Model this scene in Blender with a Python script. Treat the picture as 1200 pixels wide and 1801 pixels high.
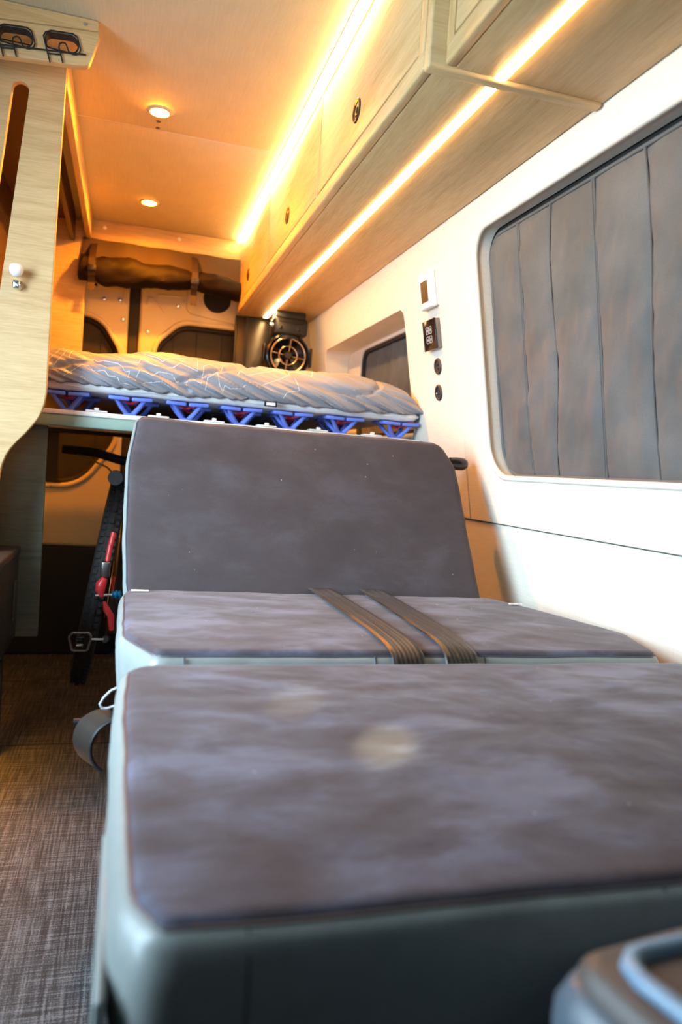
import bpy, bmesh, math, random
from mathutils import Vector, Matrix, noise
random.seed(7)
for o in list(bpy.data.objects): bpy.data.objects.remove(o)
SC = bpy.context.scene
COL = SC.collection
PI = math.pi

# ------------------------------------------------------------------ camera
# focal length 1312 px on a 1200x1801 frame; axes recovered from the van's vanishing points
cam_d = bpy.data.cameras.new('camera'); cam = bpy.data.objects.new('camera', cam_d); COL.objects.link(cam)
cam_d.sensor_fit = 'VERTICAL'; cam_d.sensor_height = 36; cam_d.lens = 36 * 1312.28 / 1801
RX = Vector((0.95853558, -0.2761547, 0.0703429))
DN = Vector((0.05353637, -0.06794282, -0.99625179))
FW = Vector((0.27989891, 0.95870869, -0.05034129))
cam.matrix_world = Matrix(((RX.x, -DN.x, -FW.x, 0), (RX.y, -DN.y, -FW.y, 0), (RX.z, -DN.z, -FW.z, 0.85), (0, 0, 0, 1)))
cam_d.clip_start = 0.02
cam_d.dof.use_dof = True; cam_d.dof.focus_distance = 1.6; cam_d.dof.aperture_fstop = 3.4
SC.camera = cam

# ------------------------------------------------------------------ world, daylight, exposure
W = bpy.data.worlds.new('sky'); SC.world = W; W.use_nodes = True
W.node_tree.nodes['Background'].inputs[0].default_value = (0.62, 0.78, 1.0, 1)
W.node_tree.nodes['Background'].inputs[1].default_value = 0.04
def area(name, loc, rot, sx, sy, power, color):
    d = bpy.data.lights.new(name, 'AREA'); d.shape = 'RECTANGLE'; d.size = sx; d.size_y = sy
    d.energy = power; d.color = color
    o = bpy.data.objects.new(name, d); COL.objects.link(o); o.location = loc; o.rotation_euler = rot
    return o
# daylight entering through the open side door on the left
day = area('daylight_side_door', (-0.98, 0.86, 1.05), (0, 0, 0), 0.60, 1.05, 43, (0.62, 0.83, 1.0))
day.rotation_euler = Vector((.84, .34, -.42)).to_track_quat('-Z', 'Y').to_euler()
day.data.spread = math.radians(135)
# daylight from the windscreen behind the camera
ws = area('daylight_windscreen', (-.1, -.93, 1.42), (math.radians(88), 0, 0), 1.3, .5, 4, (0.72, 0.87, 1.0))
ws.data.spread = math.radians(140)
# two added narrow spot lamps that throw yellow patches on the front cushion
for gi, (gx, gy, pw) in enumerate(((.256, .665, 520.0), (.196, .80, 230.0))):
    gd = bpy.data.lights.new('patch_spot', 'SPOT'); gd.energy = pw; gd.color = (1.0, .86, .42); gd.spot_size = math.radians(2.2); gd.spot_blend = 1.0; gd.shadow_soft_size = .004
    go = bpy.data.objects.new('patch_spot', gd); COL.objects.link(go); go.location = (-.55, -.85, 1.62)
    go.rotation_euler = (Vector((gx, gy, .592)) - go.location).to_track_quat('-Z', 'Y').to_euler()
SC.view_settings.view_transform = 'Standard'; SC.view_settings.look = 'None'
SC.view_settings.gamma = 1; SC.view_settings.use_curve_mapping = False
SC.view_settings.exposure = 0.0

LED = (1.0, 0.45, 0.10)
LED_DEEP = (1.0, 0.40, 0.055)

# ------------------------------------------------------------------ materials
MATS = {}
class NT:
    def __init__(s, name):
        s.m = bpy.data.materials.new(name); s.m.use_nodes = True; s.t = s.m.node_tree
        s.b = s.t.nodes['Principled BSDF']; MATS[name] = s.m
    def n(s, typ, **kw):
        x = s.t.nodes.new(typ)
        for k, v in kw.items():
            if k.startswith('_'): setattr(x, k[1:], v)
            else: x.inputs[k].default_value = v
        return x
    def l(s, a, b): s.t.links.new(a, b)
    def coords(s, scale, rot=(0, 0, 0)):
        tc = s.n('ShaderNodeTexCoord'); mp = s.n('ShaderNodeMapping')
        mp.inputs['Scale'].default_value = scale; mp.inputs['Rotation'].default_value = rot
        s.l(tc.outputs['Object'], mp.inputs['Vector']); return mp.outputs[0]
    def noise(s, vec, scale, detail=3, rough=.5, dist=0):
        x = s.n('ShaderNodeTexNoise', Scale=scale, Detail=detail, Roughness=rough, Distortion=dist)
        s.l(vec, x.inputs['Vector']); return x.outputs['Fac']
    def ramp(s, fac, stops):
        r = s.n('ShaderNodeValToRGB'); e = r.color_ramp.elements
        while len(e) < len(stops): e.new(.5)
        for el, (p, c) in zip(e, stops): el.position = p; el.color = (*c, 1)
        s.l(fac, r.inputs[0]); return r.outputs[0]
    def mix(s, fac, a, b, typ='MIX'):
        x = s.t.nodes.new('ShaderNodeMix'); x.data_type = 'RGBA'; x.blend_type = typ
        for i, v in ((0, fac), (6, a), (7, b)):
            if hasattr(v, 'links') or isinstance(v, bpy.types.NodeSocket): s.l(v, x.inputs[i])
            else: x.inputs[i].default_value = v if i == 0 else (*v, 1)
        return x.outputs[2]
    def bump(s, h, strength, dist=.002):
        x = s.n('ShaderNodeBump', Strength=strength, Distance=dist); s.l(h, x.inputs['Height'])
        s.l(x.outputs[0], s.b.inputs['Normal'])
    def color(s, c):
        if isinstance(c, bpy.types.NodeSocket): s.l(c, s.b.inputs['Base Color'])
        else: s.b.inputs['Base Color'].default_value = (*c, 1)
    def set(s, **kw):
        for k, v in kw.items(): s.b.inputs[k.replace('_', ' ')].default_value = v
        return s
def plain(name, col, rough=.5, metal=0, var=.06, scale=30, **kw):
    t = NT(name); v = t.coords((1, 1, 1)); f = t.noise(v, scale, 3)
    t.color(t.ramp(f, [(.3, tuple(c * (1 - var) for c in col)), (.7, tuple(min(1, c * (1 + var)) for c in col))]))
    t.set(Roughness=rough, Metallic=metal, **kw); return t.m
def emit(name, col, strength):
    t = NT(name); t.color((.9, .9, .9)); t.set(Emission_Strength=strength)
    t.b.inputs['Emission Color'].default_value = (*col, 1); return t.m
def wood(name, light, dark, sc):
    # sc: mapping scale per axis, small along the grain
    t = NT(name); v = t.coords(sc)
    big = t.noise(v, 3.2, 4, .55, 1.4); fine = t.noise(v, 26, 3, .6, .3)
    c = t.ramp(big, [(.28, dark), (.5, tuple((a * 2 + b) / 3 for a, b in zip(light, dark))), (.75, light)])
    f = t.ramp(fine, [(.38, (.80, .74, .66)), (.58, (1, 1, 1))])
    t.color(t.mix(.5, c, f, 'MULTIPLY')); t.set(Roughness=.48); t.bump(fine, .12, .001); return t.m
OAK_L, OAK_D = (.68, .485, .245), (.53, .335, .14)
wood('oak_y', OAK_L, OAK_D, (9, .7, 9))      # grain runs along the van
wood('oak_x', OAK_L, OAK_D, (.7, 9, 9))      # grain runs across the van
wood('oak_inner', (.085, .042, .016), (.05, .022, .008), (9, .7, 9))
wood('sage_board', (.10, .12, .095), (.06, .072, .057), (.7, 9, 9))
wood('oak_z', OAK_L, OAK_D, (9, 9, .7))
def weave(name, col, scale, amp=.06, strength=.25, rough=.85):
    t = NT(name); a = t.coords((scale, scale, scale * .05)); b = t.coords((scale * .05, scale * .05, scale)); c = t.coords((scale, scale * .05, scale))
    n1 = t.noise(a, 1, 2); n2 = t.noise(b, 1, 2); n3 = t.noise(c, 1, 2)
    s1 = t.mix(.5, n1, n2); s2 = t.mix(.4, s1, n3)
    t.color(t.ramp(s2, [(.38, tuple(x * (1 - amp) for x in col)), (.62, tuple(min(1, x * (1 + amp)) for x in col))]))
    t.set(Roughness=rough); t.bump(s2, strength, .001); return t.m
weave('ceiling_fabric', (.63, .56, .39), 260, .05)
weave('wall_fabric', (.79, .735, .63), 260, .045)
def suede(name, stops):
    t = NT(name); v = t.coords((1, 1.9, 1.6), (0, 0, .5)); w = t.coords((1, 1, 1))
    a = t.noise(v, 6.5, 5, .6, .25); b = t.noise(w, 420, 2)
    c = t.ramp(a, stops)
    d = t.ramp(b, [(.3, (.82, .82, .82)), (.7, (1, 1, 1))])
    e = t.mix(.6, c, d, 'MULTIPLY')
    dust = t.noise(w, 95, 1); ds = t.ramp(dust, [(.80, (0, 0, 0)), (.82, (.25, .25, .25))])
    t.color(t.mix(1.0, e, ds, 'ADD')); t.set(Roughness=.92, Sheen_Weight=.15, Sheen_Roughness=.4); t.bump(b, .15, .0006)
suede('suede', [(.38, (.046, .034, .042)), (.50, (.068, .063, .085)), (.62, (.116, .124, .182))])
suede('suede_back', [(.28, (.050, .036, .039)), (.52, (.062, .047, .050)), (.78, (.086, .074, .088))])
plain('vinyl', (.235, .26, .25), .38, 0, .05, 60)
plain('piping', (.07, .075, .09), .5)
plain('seat_piping', (.20, .33, .46), .36)
plain('vinyl_light', (.085, .12, .155), .36, 0, .05, 60)
def floor_m():
    t = NT('woven_floor')
    a = t.coords((230, 7, 1)); b = t.coords((7, 300, 1)); c = t.coords((420, 420, 1))
    n1 = t.noise(a, 1, 2, .6); n2 = t.noise(b, 1, 2, .6); n3 = t.noise(c, 1, 1)
    s = t.mix(.5, n1, n2); s = t.mix(.3, s, n3)
    t.color(t.ramp(s, [(.42, (.007, .007, .008)), (.50, (.038, .036, .036)), (.58, (.14, .135, .135))]))
    t.set(Roughness=.75); t.bump(s, .5, .0015)
floor_m()
def quilt():
    t = NT('quilt_fabric'); v = t.coords((700, 700, 700)); n = t.noise(v, 1, 1); w = t.coords((1, 1, 1)); m = t.noise(w, 7, 3)
    c = t.ramp(m, [(.3, (.095, .094, .090)), (.7, (.145, .145, .140))])
    t.color(t.mix(.4, c, t.ramp(n, [(.35, (.6, .6, .6)), (.65, (1, 1, 1))]), 'MULTIPLY'))
    t.set(Roughness=.72, Sheen_Weight=.1); t.bump(n, .25, .0008)
quilt()
plain('comforter_fabric', (.24, .25, .28), .5, 0, .04, 12)
plain('print_white', (.80, .80, .80), .6)
plain('mattress_fabric', (.66, .68, .69), .45, 0, .06, 40)
plain('spring_blue', (.13, .21, .72), .4)
plain('spring_red', (.55, .02, .03), .45)
plain('white_board', (.80, .80, .77), .5)
plain('rail_green', (.24, .36, .30), .45)
plain('white_plastic', (.86, .86, .84), .35)
plain('black_plastic', (.012, .012, .013), .35)
plain('black_gloss', (.006, .006, .007), .16)
plain('smoked_panel', (.02, .017, .014), .28)
plain('black_matt', (.010, .010, .011), .8)
plain('dark_ring', (.035, .032, .032), .45)
plain('brown_strap', (.022, .010, .006), .6)
def webbing():
    t = NT('webbing'); v = t.coords((1, 1, 1)); wv = t.n('ShaderNodeTexWave', Scale=45.0); wv.bands_direction = 'X'; t.l(v, wv.inputs['Vector'])
    f = t.noise(v, 500, 2)
    c = t.ramp(wv.outputs['Fac'], [(.2, (.010, .007, .005)), (.8, (.045, .032, .022))])
    t.color(t.mix(.4, c, t.ramp(f, [(.3, (.6, .6, .6)), (.7, (1, 1, 1))]), 'MULTIPLY')); t.set(Roughness=.40, Sheen_Weight=.05)
    t.bump(wv.outputs['Fac'], .5, .001)
webbing()
plain('chrome', (.75, .75, .75), .18, 1)
plain('steel_dark', (.25, .23, .22), .35, 1)
plain('pearl', (.82, .82, .80), .25)
plain('brass_latch', (.12, .085, .04), .3, .9)
plain('latch_black', (.015, .012, .01), .3)
plain('door_paint', (.62, .51, .30), .38, 0, .03, 10)
plain('rubber', (.02, .018, .016), .8)
plain('roll_leatherette', (.008, .004, .0022), .65, 0, .15, 9, Specular_IOR_Level=.15)
plain('brown_fabric', (.055, .035, .02), .85)
plain('window_cover_dark', (.022, .016, .013), .7, 0, .2, 20)
plain('fan_ring', (.55, .45, .32), .25, .9)
plain('bike_red', (.55, .03, .035), .35)
plain('bike_blue', (.02, .22, .42), .35, .6)
plain('tyre', (.014, .0135, .0135), .75)
plain('cable_grey', (.4, .4, .42), .4)
plain("seat_base", (.022, .017, .014), .34)
plain('copper', (.55, .25, .10), .35, .7)
plain('label_white', (.8, .8, .82), .6, 0, .3, 200)
plain('screen_brown', (.10, .055, .015), .25)
emit('strip_emit', (1.0, .56, .21), 62.0)
emit('cove_emit', (1.0, .61, .24), 44.0)
emit('puck_emit', (1.0, .29, .010), 3300.0)
emit('toe_emit', LED_DEEP, 260.0)
emit('garage_emit', LED_DEEP, 70.0)

# ------------------------------------------------------------------ object helpers
def wloc(p):
    v = Vector((0, 0, 0))
    while p is not None: v += p.location; p = p.parent
    return v
def link_mesh(name, me, mat, parent=None, smooth=False, base=None):
    """world-space mesh -> object; origin at the parent's base or at `base`"""
    o = bpy.data.objects.new(name, me); COL.objects.link(o)
    if mat is not None:
        me.materials.clear(); me.materials.append(MATS[mat])
    if parent is not None:
        o.parent = parent; off = wloc(parent)
        me.transform(Matrix.Translation(-off))
    elif base is not None:
        me.transform(Matrix.Translation(-Vector(base))); o.location = base
    for p in me.polygons: p.use_smooth = smooth
    return o
def from_bm(name, bm, mat, parent=None, smooth=False, base=None):
    bmesh.ops.recalc_face_normals(bm, faces=bm.faces)
    me = bpy.data.meshes.new(name); bm.to_mesh(me); bm.free()
    o = link_mesh(name, me, mat, parent, smooth, base)
    if smooth:
        try: me.set_sharp_from_angle(angle=math.radians(50))
        except Exception: pass
    return o
def thing(name, label, cat, loc=(0, 0, 0), group=None):
    o = bpy.data.objects.new(name, None); COL.objects.link(o); o.location = loc; o.empty_display_size = .05
    return tag(o, label, cat, group)
def tag(o, label, cat, group=None):
    o['label'] = label; o['category'] = cat
    if group: o['group'] = group
    return o
def struct(o, label=None, cat=None):
    o['kind'] = 'structure'
    if label: o['label'] = label
    if cat: o['category'] = cat
    return o
def bm_box(bm, x0, x1, y0, y1, z0, z1, bev=0, seg=2, M=None):
    r = bmesh.ops.create_cube(bm, size=1)
    vs = r['verts']
    for v in vs:
        v.co = Vector(((x0 + x1) / 2 + v.co.x * (x1 - x0), (y0 + y1) / 2 + v.co.y * (y1 - y0), (z0 + z1) / 2 + v.co.z * (z1 - z0)))
    if bev > 0:
        es = list({e for v in vs for e in v.link_edges})
        r2 = bmesh.ops.bevel(bm, geom=es, offset=bev, segments=seg, affect='EDGES', profile=.5)
        vs = list({v for f in r2['faces'] for v in f.verts} | {v for v in vs if v.is_valid})
    if M is not None: bmesh.ops.transform(bm, matrix=M, verts=[v for v in vs if v.is_valid])
    return vs
def box(name, x0, x1, y0, y1, z0, z1, mat, parent=None, bev=0, seg=2, M=None, smooth=None, base=None):
    bm = bmesh.new(); bm_box(bm, x0, x1, y0, y1, z0, z1, bev, seg, M)
    return from_bm(name, bm, mat, parent, smooth if smooth is not None else bev > 0, base)
def bm_tube(bm, pts, r, n=8, closed=False, cap=True):
    pts = [Vector(p) for p in pts]; N = len(pts)
    rad = r if isinstance(r, (list, tuple)) else [r] * N
    rings = []; up = None
    for i, p in enumerate(pts):
        if closed: d = (pts[(i + 1) % N] - pts[i - 1])
        else: d = pts[min(i + 1, N - 1)] - pts[max(i - 1, 0)]
        d.normalize()
        if up is None:
            up = Vector((0, 0, 1)) if abs(d.z) < .9 else Vector((1, 0, 0))
        a = d.cross(up)
        if a.length < 1e-5: a = d.orthogonal()
        a.normalize(); b = a.cross(d); b.normalize(); up = b
        rings.append([bm.verts.new(p + (a * math.cos(t) + b * math.sin(t)) * rad[i]) for t in [2 * PI * k / n for k in range(n)]])
    for i in range(N if closed else N - 1):
        A, B = rings[i], rings[(i + 1) % N]
        for k in range(n): bm.faces.new((A[k], A[(k + 1) % n], B[(k + 1) % n], B[k]))
    if cap and not closed:
        bm.faces.new(rings[0]); bm.faces.new(list(reversed(rings[-1])))
def tube(name, pts, r, mat, parent=None, n=8, closed=False, base=None):
    bm = bmesh.new(); bm_tube(bm, pts, r, n, closed); return from_bm(name, bm, mat, parent, True, base)
def bm_lathe(bm, prof, M, n=28):
    """prof: list of (radius, height) along local Z"""
    rings = []
    for r, h in prof:
        if r < 1e-6: rings.append([bm.verts.new(M @ Vector((0, 0, h)))])
        else: rings.append([bm.verts.new(M @ Vector((r * math.cos(t), r * math.sin(t), h))) for t in [2 * PI * k / n for k in range(n)]])
    for A, B in zip(rings, rings[1:]):
        for k in range(n):
            a = (A[k % len(A)], A[(k + 1) % n % len(A)], B[(k + 1) % n % len(B)], B[k % len(B)])
            u = []
            for v in a:
                if v not in u: u.append(v)
            if len(u) >= 3: bm.faces.new(u)
def lathe(name, prof, M, mat, parent=None, n=28, base=None):
    bm = bmesh.new(); bm_lathe(bm, prof, M, n); return from_bm(name, bm, mat, parent, True, base)
def arc_poly(pts, res=8):
    """pts: (x, y, radius) corners -> rounded polygon"""
    out = []; N = len(pts)
    for i in range(N):
        p = Vector(pts[i][:2]); r = pts[i][2]; a = Vector(pts[i - 1][:2]); b = Vector(pts[(i + 1) % N][:2])
        if r <= 0: out.append(p.copy()); continue
        u = (a - p).normalized(); v = (b - p).normalized(); ang = u.angle(v); d = min(r / math.tan(ang / 2), (a - p).length * .49, (b - p).length * .49)
        r = d * math.tan(ang / 2); c = p + (u + v).normalized() * (r / math.sin(ang / 2))
        s = p + u * d - c; e = p + v * d - c; tot = s.angle_signed(e)
        for k in range(res + 1):
            t = -tot * k / res
            out.append(c + Vector((s.x * math.cos(t) - s.y * math.sin(t), s.x * math.sin(t) + s.y * math.cos(t))))
    return out
def rrect(x0, x1, y0, y1, r, res=8): return arc_poly([(x0, y0, r), (x1, y0, r), (x1, y1, r), (x0, y1, r)], res)
def plate_mesh(loops, thick, M, bev=0):
    """flat plate with holes, local XY outline, extruded +-thick/2 in local Z, mapped by M"""
    cu = bpy.data.curves.new('tmp', 'CURVE'); cu.dimensions = '2D'; cu.fill_mode = 'BOTH'
    cu.extrude = max(thick / 2 - bev, 1e-5); cu.bevel_depth = bev; cu.bevel_resolution = 2; cu.offset = -bev
    for L in loops:
        s = cu.splines.new('POLY'); s.points.add(len(L) - 1)
        for q, p in zip(s.points, L): q.co = (p[0], p[1], 0, 1)
        s.use_cyclic_u = True
    ob = bpy.data.objects.new('tmp', cu); COL.objects.link(ob)
    dg = bpy.context.evaluated_depsgraph_get(); me = bpy.data.meshes.new_from_object(ob.evaluated_get(dg))
    bpy.data.objects.remove(ob); bpy.data.curves.remove(cu)
    me.transform(M); return me
def plate(name, loops, thick, M, mat, parent=None, bev=0, base=None):
    me = plate_mesh(loops, thick, M, bev); me.name = name
    o = link_mesh(name, me, mat, parent, False, base)
    if bev > 0:
        for p in me.polygons: p.use_smooth = True
        try: me.set_sharp_from_angle(angle=math.radians(40))
        except Exception: pass
    return o
def basis(ox, lx, ly, lz):
    return Matrix(((lx[0], ly[0], lz[0], ox[0]), (lx[1], ly[1], lz[1], ox[1]), (lx[2], ly[2], lz[2], ox[2]), (0, 0, 0, 1)))
def MXZ(y): return basis((0, y, 0), (1, 0, 0), (0, 0, 1), (0, -1, 0))     # local x,y -> X,Z at depth y
def MXY(z): return basis((0, 0, z), (1, 0, 0), (0, 1, 0), (0, 0, 1))
def copy_tree(o, dloc):
    c = o.copy(); COL.objects.link(c); c.location = o.location + Vector(dloc)
    for ch in list(o.children):
        k = ch.copy(); COL.objects.link(k); k.parent = c
        for g in list(ch.children):
            q = g.copy(); COL.objects.link(q); q.parent = k
    return c
def fbm(v, o=3): return noise.fractal(v, 1.0, 2.0, o)

# ================================================================== SETTING
CEIL = 1.82
struct(box('floor', -1.0, 1.0, -1.0, 2.285, -.04, 0, 'woven_floor'))
struct(box('floor_seam', -1.0, 1.0, 2.2855, 2.2995, -.04, -.003, 'black_matt'))
struct(box('floor_rear', -1.0, 1.0, 2.30, 3.45, -.04, -.002, 'woven_floor'))
# ceiling: backing + two upholstered panels with the open joint between them
cl = struct(box('ceiling', -1.0, 1.0, -1.0, 3.45, CEIL + .008, CEIL + .03, 'black_matt'))
box('ceiling_panel', -.92, .72, .60, 2.328, CEIL, CEIL + .008, 'ceiling_fabric', cl, .002)
box('ceiling_panel', -.92, .72, 2.334, 3.42, CEIL, CEIL + .008, 'ceiling_fabric', cl, .002)
box('seam_strip', -.92, .72, 2.3285, 2.3335, CEIL + .001, CEIL + .008, 'white_board', cl)
for y in (2.268, 2.312):
    lathe('screw', [(.006, 0), (.006, -.002), (0, -.002)], Matrix.Translation((.037, y, CEIL)), 'steel_dark', cl, 12)

# right wall leans inward towards the top: X = .868 - .18 (Z - .85)
SL = -.18
def WX(z): return .868 + SL * (z - .85)
kz = 1 / math.sqrt(1 + SL * SL)
# local x = Y, local y = Z (height, mapped along slope), local z = into the room
def MW(depth=0):   # depth > 0 goes into the wall
    return basis((.868 - SL * .85 + depth, 0, 0), (0, 1, 0), (SL, 0, 1), (-1, 0, SL))
wr = struct(box('wall_right', 1.04, 1.06, -1.0, 3.45, 0, 1.84, 'wall_fabric'))
WIN = arc_poly([(.74, .868, .08), (1.672, .868, .085), (1.662, 1.445, .07), (.74, 1.445, .07)], 10)
NICHE = arc_poly([(2.145, .98, .04), (3.10, .98, .05), (3.075, 1.362, .05), (2.145, 1.362, .035)], 8)
plate('wall_panel', [rrect(.701, 1.799, .757, 1.83, .002, 1), WIN], .016, MW(.008), 'wall_fabric', wr, .002)
plate('bounce_absorber', [rrect(-1.0, .699, .757, 1.83, .002, 1)], .016, MW(.008), 'black_matt', wr, .002)  # unseen black wall stretch, added to cut bounce onto the cushion's front
plate('wall_panel', [rrect(1.801, 3.42, .757, 1.83, .002, 1), NICHE], .016, MW(.008), 'wall_fabric', wr, .003)
bmx = bmesh.new()
q = [(-1.0, .7535), (3.42, .7535), (3.42, 0), (-1.0, 0)]
vs = [bmx.verts.new((.890 if z > .1 else .99, y, z)) for y, z in q] + [bmx.verts.new((.905 if z > .1 else 1.005, y, z)) for y, z in q]
bmx.faces.new(vs[:4]); bmx.faces.new(vs[4:][::-1])
for i in range(4): bmx.faces.new((vs[i], vs[(i + 1) % 4], vs[4 + (i + 1) % 4], vs[4 + i]))
from_bm('wall_panel', bmx, 'wall_fabric', wr)
# reveal of the big window
def reveal(name, loop, d0, d1, mat, parent, inset=0.0, MWf=MW):
    bm = bmesh.new(); n = len(loop); cx = sum(p[0] for p in loop) / n; cy = sum(p[1] for p in loop) / n
    A = [bm.verts.new(MWf(d0) @ Vector((p[0], p[1], 0))) for p in loop]
    def ins(p):
        d = Vector((cx - p[0], cy - p[1])); return (p[0] + math.copysign(min(inset, abs(d.x)), d.x), p[1] + math.copysign(min(inset, abs(d.y)), d.y))
    B = [bm.verts.new(MWf(d1) @ Vector((*ins(p), 0))) for p in loop]
    for i in range(n): bm.faces.new((A[i], A[(i + 1) % n], B[(i + 1) % n], B[i]))
    return from_bm(name, bm, mat, parent, True)
reveal('window_reveal', WIN, .004, .040, 'wall_fabric', wr)
tube('window_trim', [MW(.003) @ Vector((p.x, p.y, 0)) for p in WIN], .007, 'wall_fabric', wr, 10, True)
# niche: soffit, sides and floor of the recess
bm = bmesh.new(); n = len(NICHE)
A = [bm.verts.new(MW(.004) @ Vector((p[0], p[1], 0))) for p in NICHE]
B = [bm.verts.new(Vector((.885, p[0], p[1]))) for p in NICHE]
for i in range(n): bm.faces.new((A[i], A[(i + 1) % n], B[(i + 1) % n], B[i]))
from_bm('niche_reveal', bm, 'wall_fabric', wr, True)
NI = basis((.893, 0, 0), (0, 1, 0), (0, 0, 1), (-1, 0, 0))
NWIN = arc_poly([(2.17, 1.0, .04), (2.93, 1.0, .05), (2.905, 1.350, .045), (2.17, 1.350, .03)], 8)
plate('niche_back', [rrect(2.10, 3.14, .96, 1.40, .002, 1), NWIN], .014, NI, 'wall_fabric', wr, .003)
w2 = struct(plate('window_2', [[(p[0], p[1]) for p in NWIN], [((p[0] - 2.54) * .965 + 2.54, (p[1] - 1.175) * .93 + 1.175) for p in NWIN]], .018, basis((.902, 0, 0), (0, 1, 0), (0, 0, 1), (-1, 0, 0)), 'rubber', None, .003))
# dark insulated fabric cover of the small window, softly pleated
bm = bmesh.new(); ny, nz = 70, 24; g = []
for i in range(ny + 1):
    row = []
    for k in range(nz + 1):
        y = 2.175 + .745 * i / ny; z = 1.0 + .345 * k / nz
        row.append(bm.verts.new((.914 - .006 * abs(math.sin(y * 42)) - .008 * fbm(Vector((y * 9, z * 5, 1))), y, z)))
    g.append(row)
for i in range(ny):
    for k in range(nz): bm.faces.new((g[i][k], g[i + 1][k], g[i + 1][k + 1], g[i][k + 1]))
from_bm('window_cover', bm, 'quilt_fabric', w2, True)

# left wall with the open side door (behind the picture's left edge), front bulkhead, added light screen
wl = struct(box('wall_left', -.92, -.90, 1.30, 3.45, 0, CEIL, 'wall_fabric'))
box('door_header', -.92, -.90, -.02, 1.30, 1.72, CEIL, 'wall_fabric', wl)
box('door_pillar', -.92, -.90, -1.0, -.02, 0, CEIL, 'black_matt', wl)
box('bounce_absorber', .94, .95, -1.0, .70, .60, .757, 'black_matt', wr)  # second black piece added out of view against bounce
struct(box('wall_front', -1.0, 1.0, -1.02, -1.0, 0, CEIL, 'black_matt'))
struct(box('wall_light_block', -.90, .86, -.46, -.42, 0, 1.13, 'black_matt', None, .01))  # unseen screen added to keep windscreen light off the cushion's front

# rear wall: two metal doors
RY = 3.35
struct(box('wall_rear', -1.0, 1.0, 3.46, 3.48, -.04, CEIL, 'black_matt'))
def rear_door(name, x0, x1, hole):
    d = struct(plate(name, [rrect(x0, x1, .465, 1.80, .02, 3), hole], .05, MXZ(RY + .025), 'door_paint', None, .012))
    return d
H1 = arc_poly([(-.74, .73, .12), (-.19, .73, .16), (-.052, .92, .16), (-.052, 1.30, .12), (-.14, 1.437, .12), (-.74, 1.437, .1)], 10)
H2 = arc_poly([(.098, .92, .16), (.24, .73, .16), (.78, .73, .1), (.78, 1.45, .1), (.20, 1.45, .10), (.098, 1.35, .10)], 10)
d1 = rear_door('door_1', -.88, -.022, H1); d2 = rear_door('door_2', .022, .88, H2)
def ring(loop, inset, y, r, name, mat, parent):
    n = len(loop); cx = sum(p[0] for p in loop) / n; cy = sum(p[1] for p in loop) / n
    pts = [(cx + (p[0] - cx) * (1 + inset), y, cy + (p[1] - cy) * (1 + inset)) for p in loop]
    return tube(name, pts, r, mat, parent, 8, True)
for d, hh in ((d1, H1), (d2, H2)):
    ring(hh, .03, RY + .002, .012, 'window_lip', 'door_paint', d)
    ring(hh, -.02, RY + .03, .010, 'window_seal', 'rubber', d)
    n_ = len(hh)
    plate('window_cover', [hh], .01, MXZ(RY + .045), 'window_cover_dark', d)
for x in (-.62, -.45, -.28, -.13): box('cover_seam', x - .002, x + .002, RY + .036, RY + .041, .76, 1.40, 'black_matt', d1)
for x in (.17, .27, .38, .5, .65): box('cover_seam', x - .002, x + .002, RY + .036, RY + .041, .76, 1.43, 'black_matt', d2)
box('centre_seal', -.021, .021, RY + .012, RY + .05, .3, 1.80, 'rubber', d1, .005)
box('lower_trim', -.88, -.022, RY - .005, RY + .04, 0, .462, 'black_matt', d1, .01)
box('lower_trim', .022, .88, RY - .005, RY + .04, 0, .462, 'black_matt', d2, .01)
# pressed panels, access covers, bolts
plate('access_cover', [arc_poly([(.215, 1.50, .03), (.50, 1.465, .01), (.50, 1.70, .02), (.215, 1.70, .03)], 6)], .008, MXZ(RY - .002), 'door_paint', d2, .003)
plate('access_cover', [arc_poly([(-.30, 1.555, .03), (-.135, 1.553, .03), (-.135, 1.61, .03), (-.30, 1.66, .02)], 6)], .008, MXZ(RY - .002), 'door_paint', d1, .003)
def press(pts, d, r=.004): tube('pressed_bead', [(x, RY - .001, z) for x, z in pts], r, 'door_paint', d, 6)
press([(.085, 1.545), (.095, 1.562), (.19, 1.566), (.21, 1.555), (.205, 1.545)], d2)
press([(.05, 1.515), (.055, 1.548), (.075, 1.548), (.125, 1.49)], d2, .003)
press([(-.135, 1.565), (-.12, 1.578), (-.05, 1.578), (-.042, 1.565), (-.05, 1.50)], d1)
press([(-.12, 1.565), (-.06, 1.560)], d1, .003)
for x, z, d in ((.18, 1.523, d2), (-.16, 1.567, d1), (-.125, 1.515, d1), (-.296, .715, d1), (.06, 1.40, d2), (-.045, 1.44, d1), (-.06, 1.52, d1)):
    lathe('bolt', [(0, .006), (.006, .005), (.009, 0), (.009, -.003)], basis((x, RY - .004, z), (1, 0, 0), (0, 0, 1), (0, -1, 0)), 'chrome', d, 12)
# black oval speaker opening in the access cover
lathe('speaker_opening', [(0, .003), (.050, .003), (.056, .006), (.060, 0)], basis((.345, RY - .006, 1.575), (1, 0, 0), (0, 0, 1.0), (0, -1, 0)), 'black_matt', d2, 30)

# header beam across the rear above the doors
hb = struct(box('trim_1', -.20, .43, 3.285, 3.32, 1.737, CEIL, 'oak_x', None, .004), )
for x in (-.135, .165):
    lathe('screw', [(.008, 0), (.007, .003), (0, .003)], basis((x, 3.285, 1.79), (1, 0, 0), (0, 0, 1), (0, -1, 0)), 'pearl', hb, 14)
for x in (-.09, .10):
    box('bracket', x - .028, x + .028, 3.29, 3.32, 1.722, 1.737, 'steel_dark', hb, .003)

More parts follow.
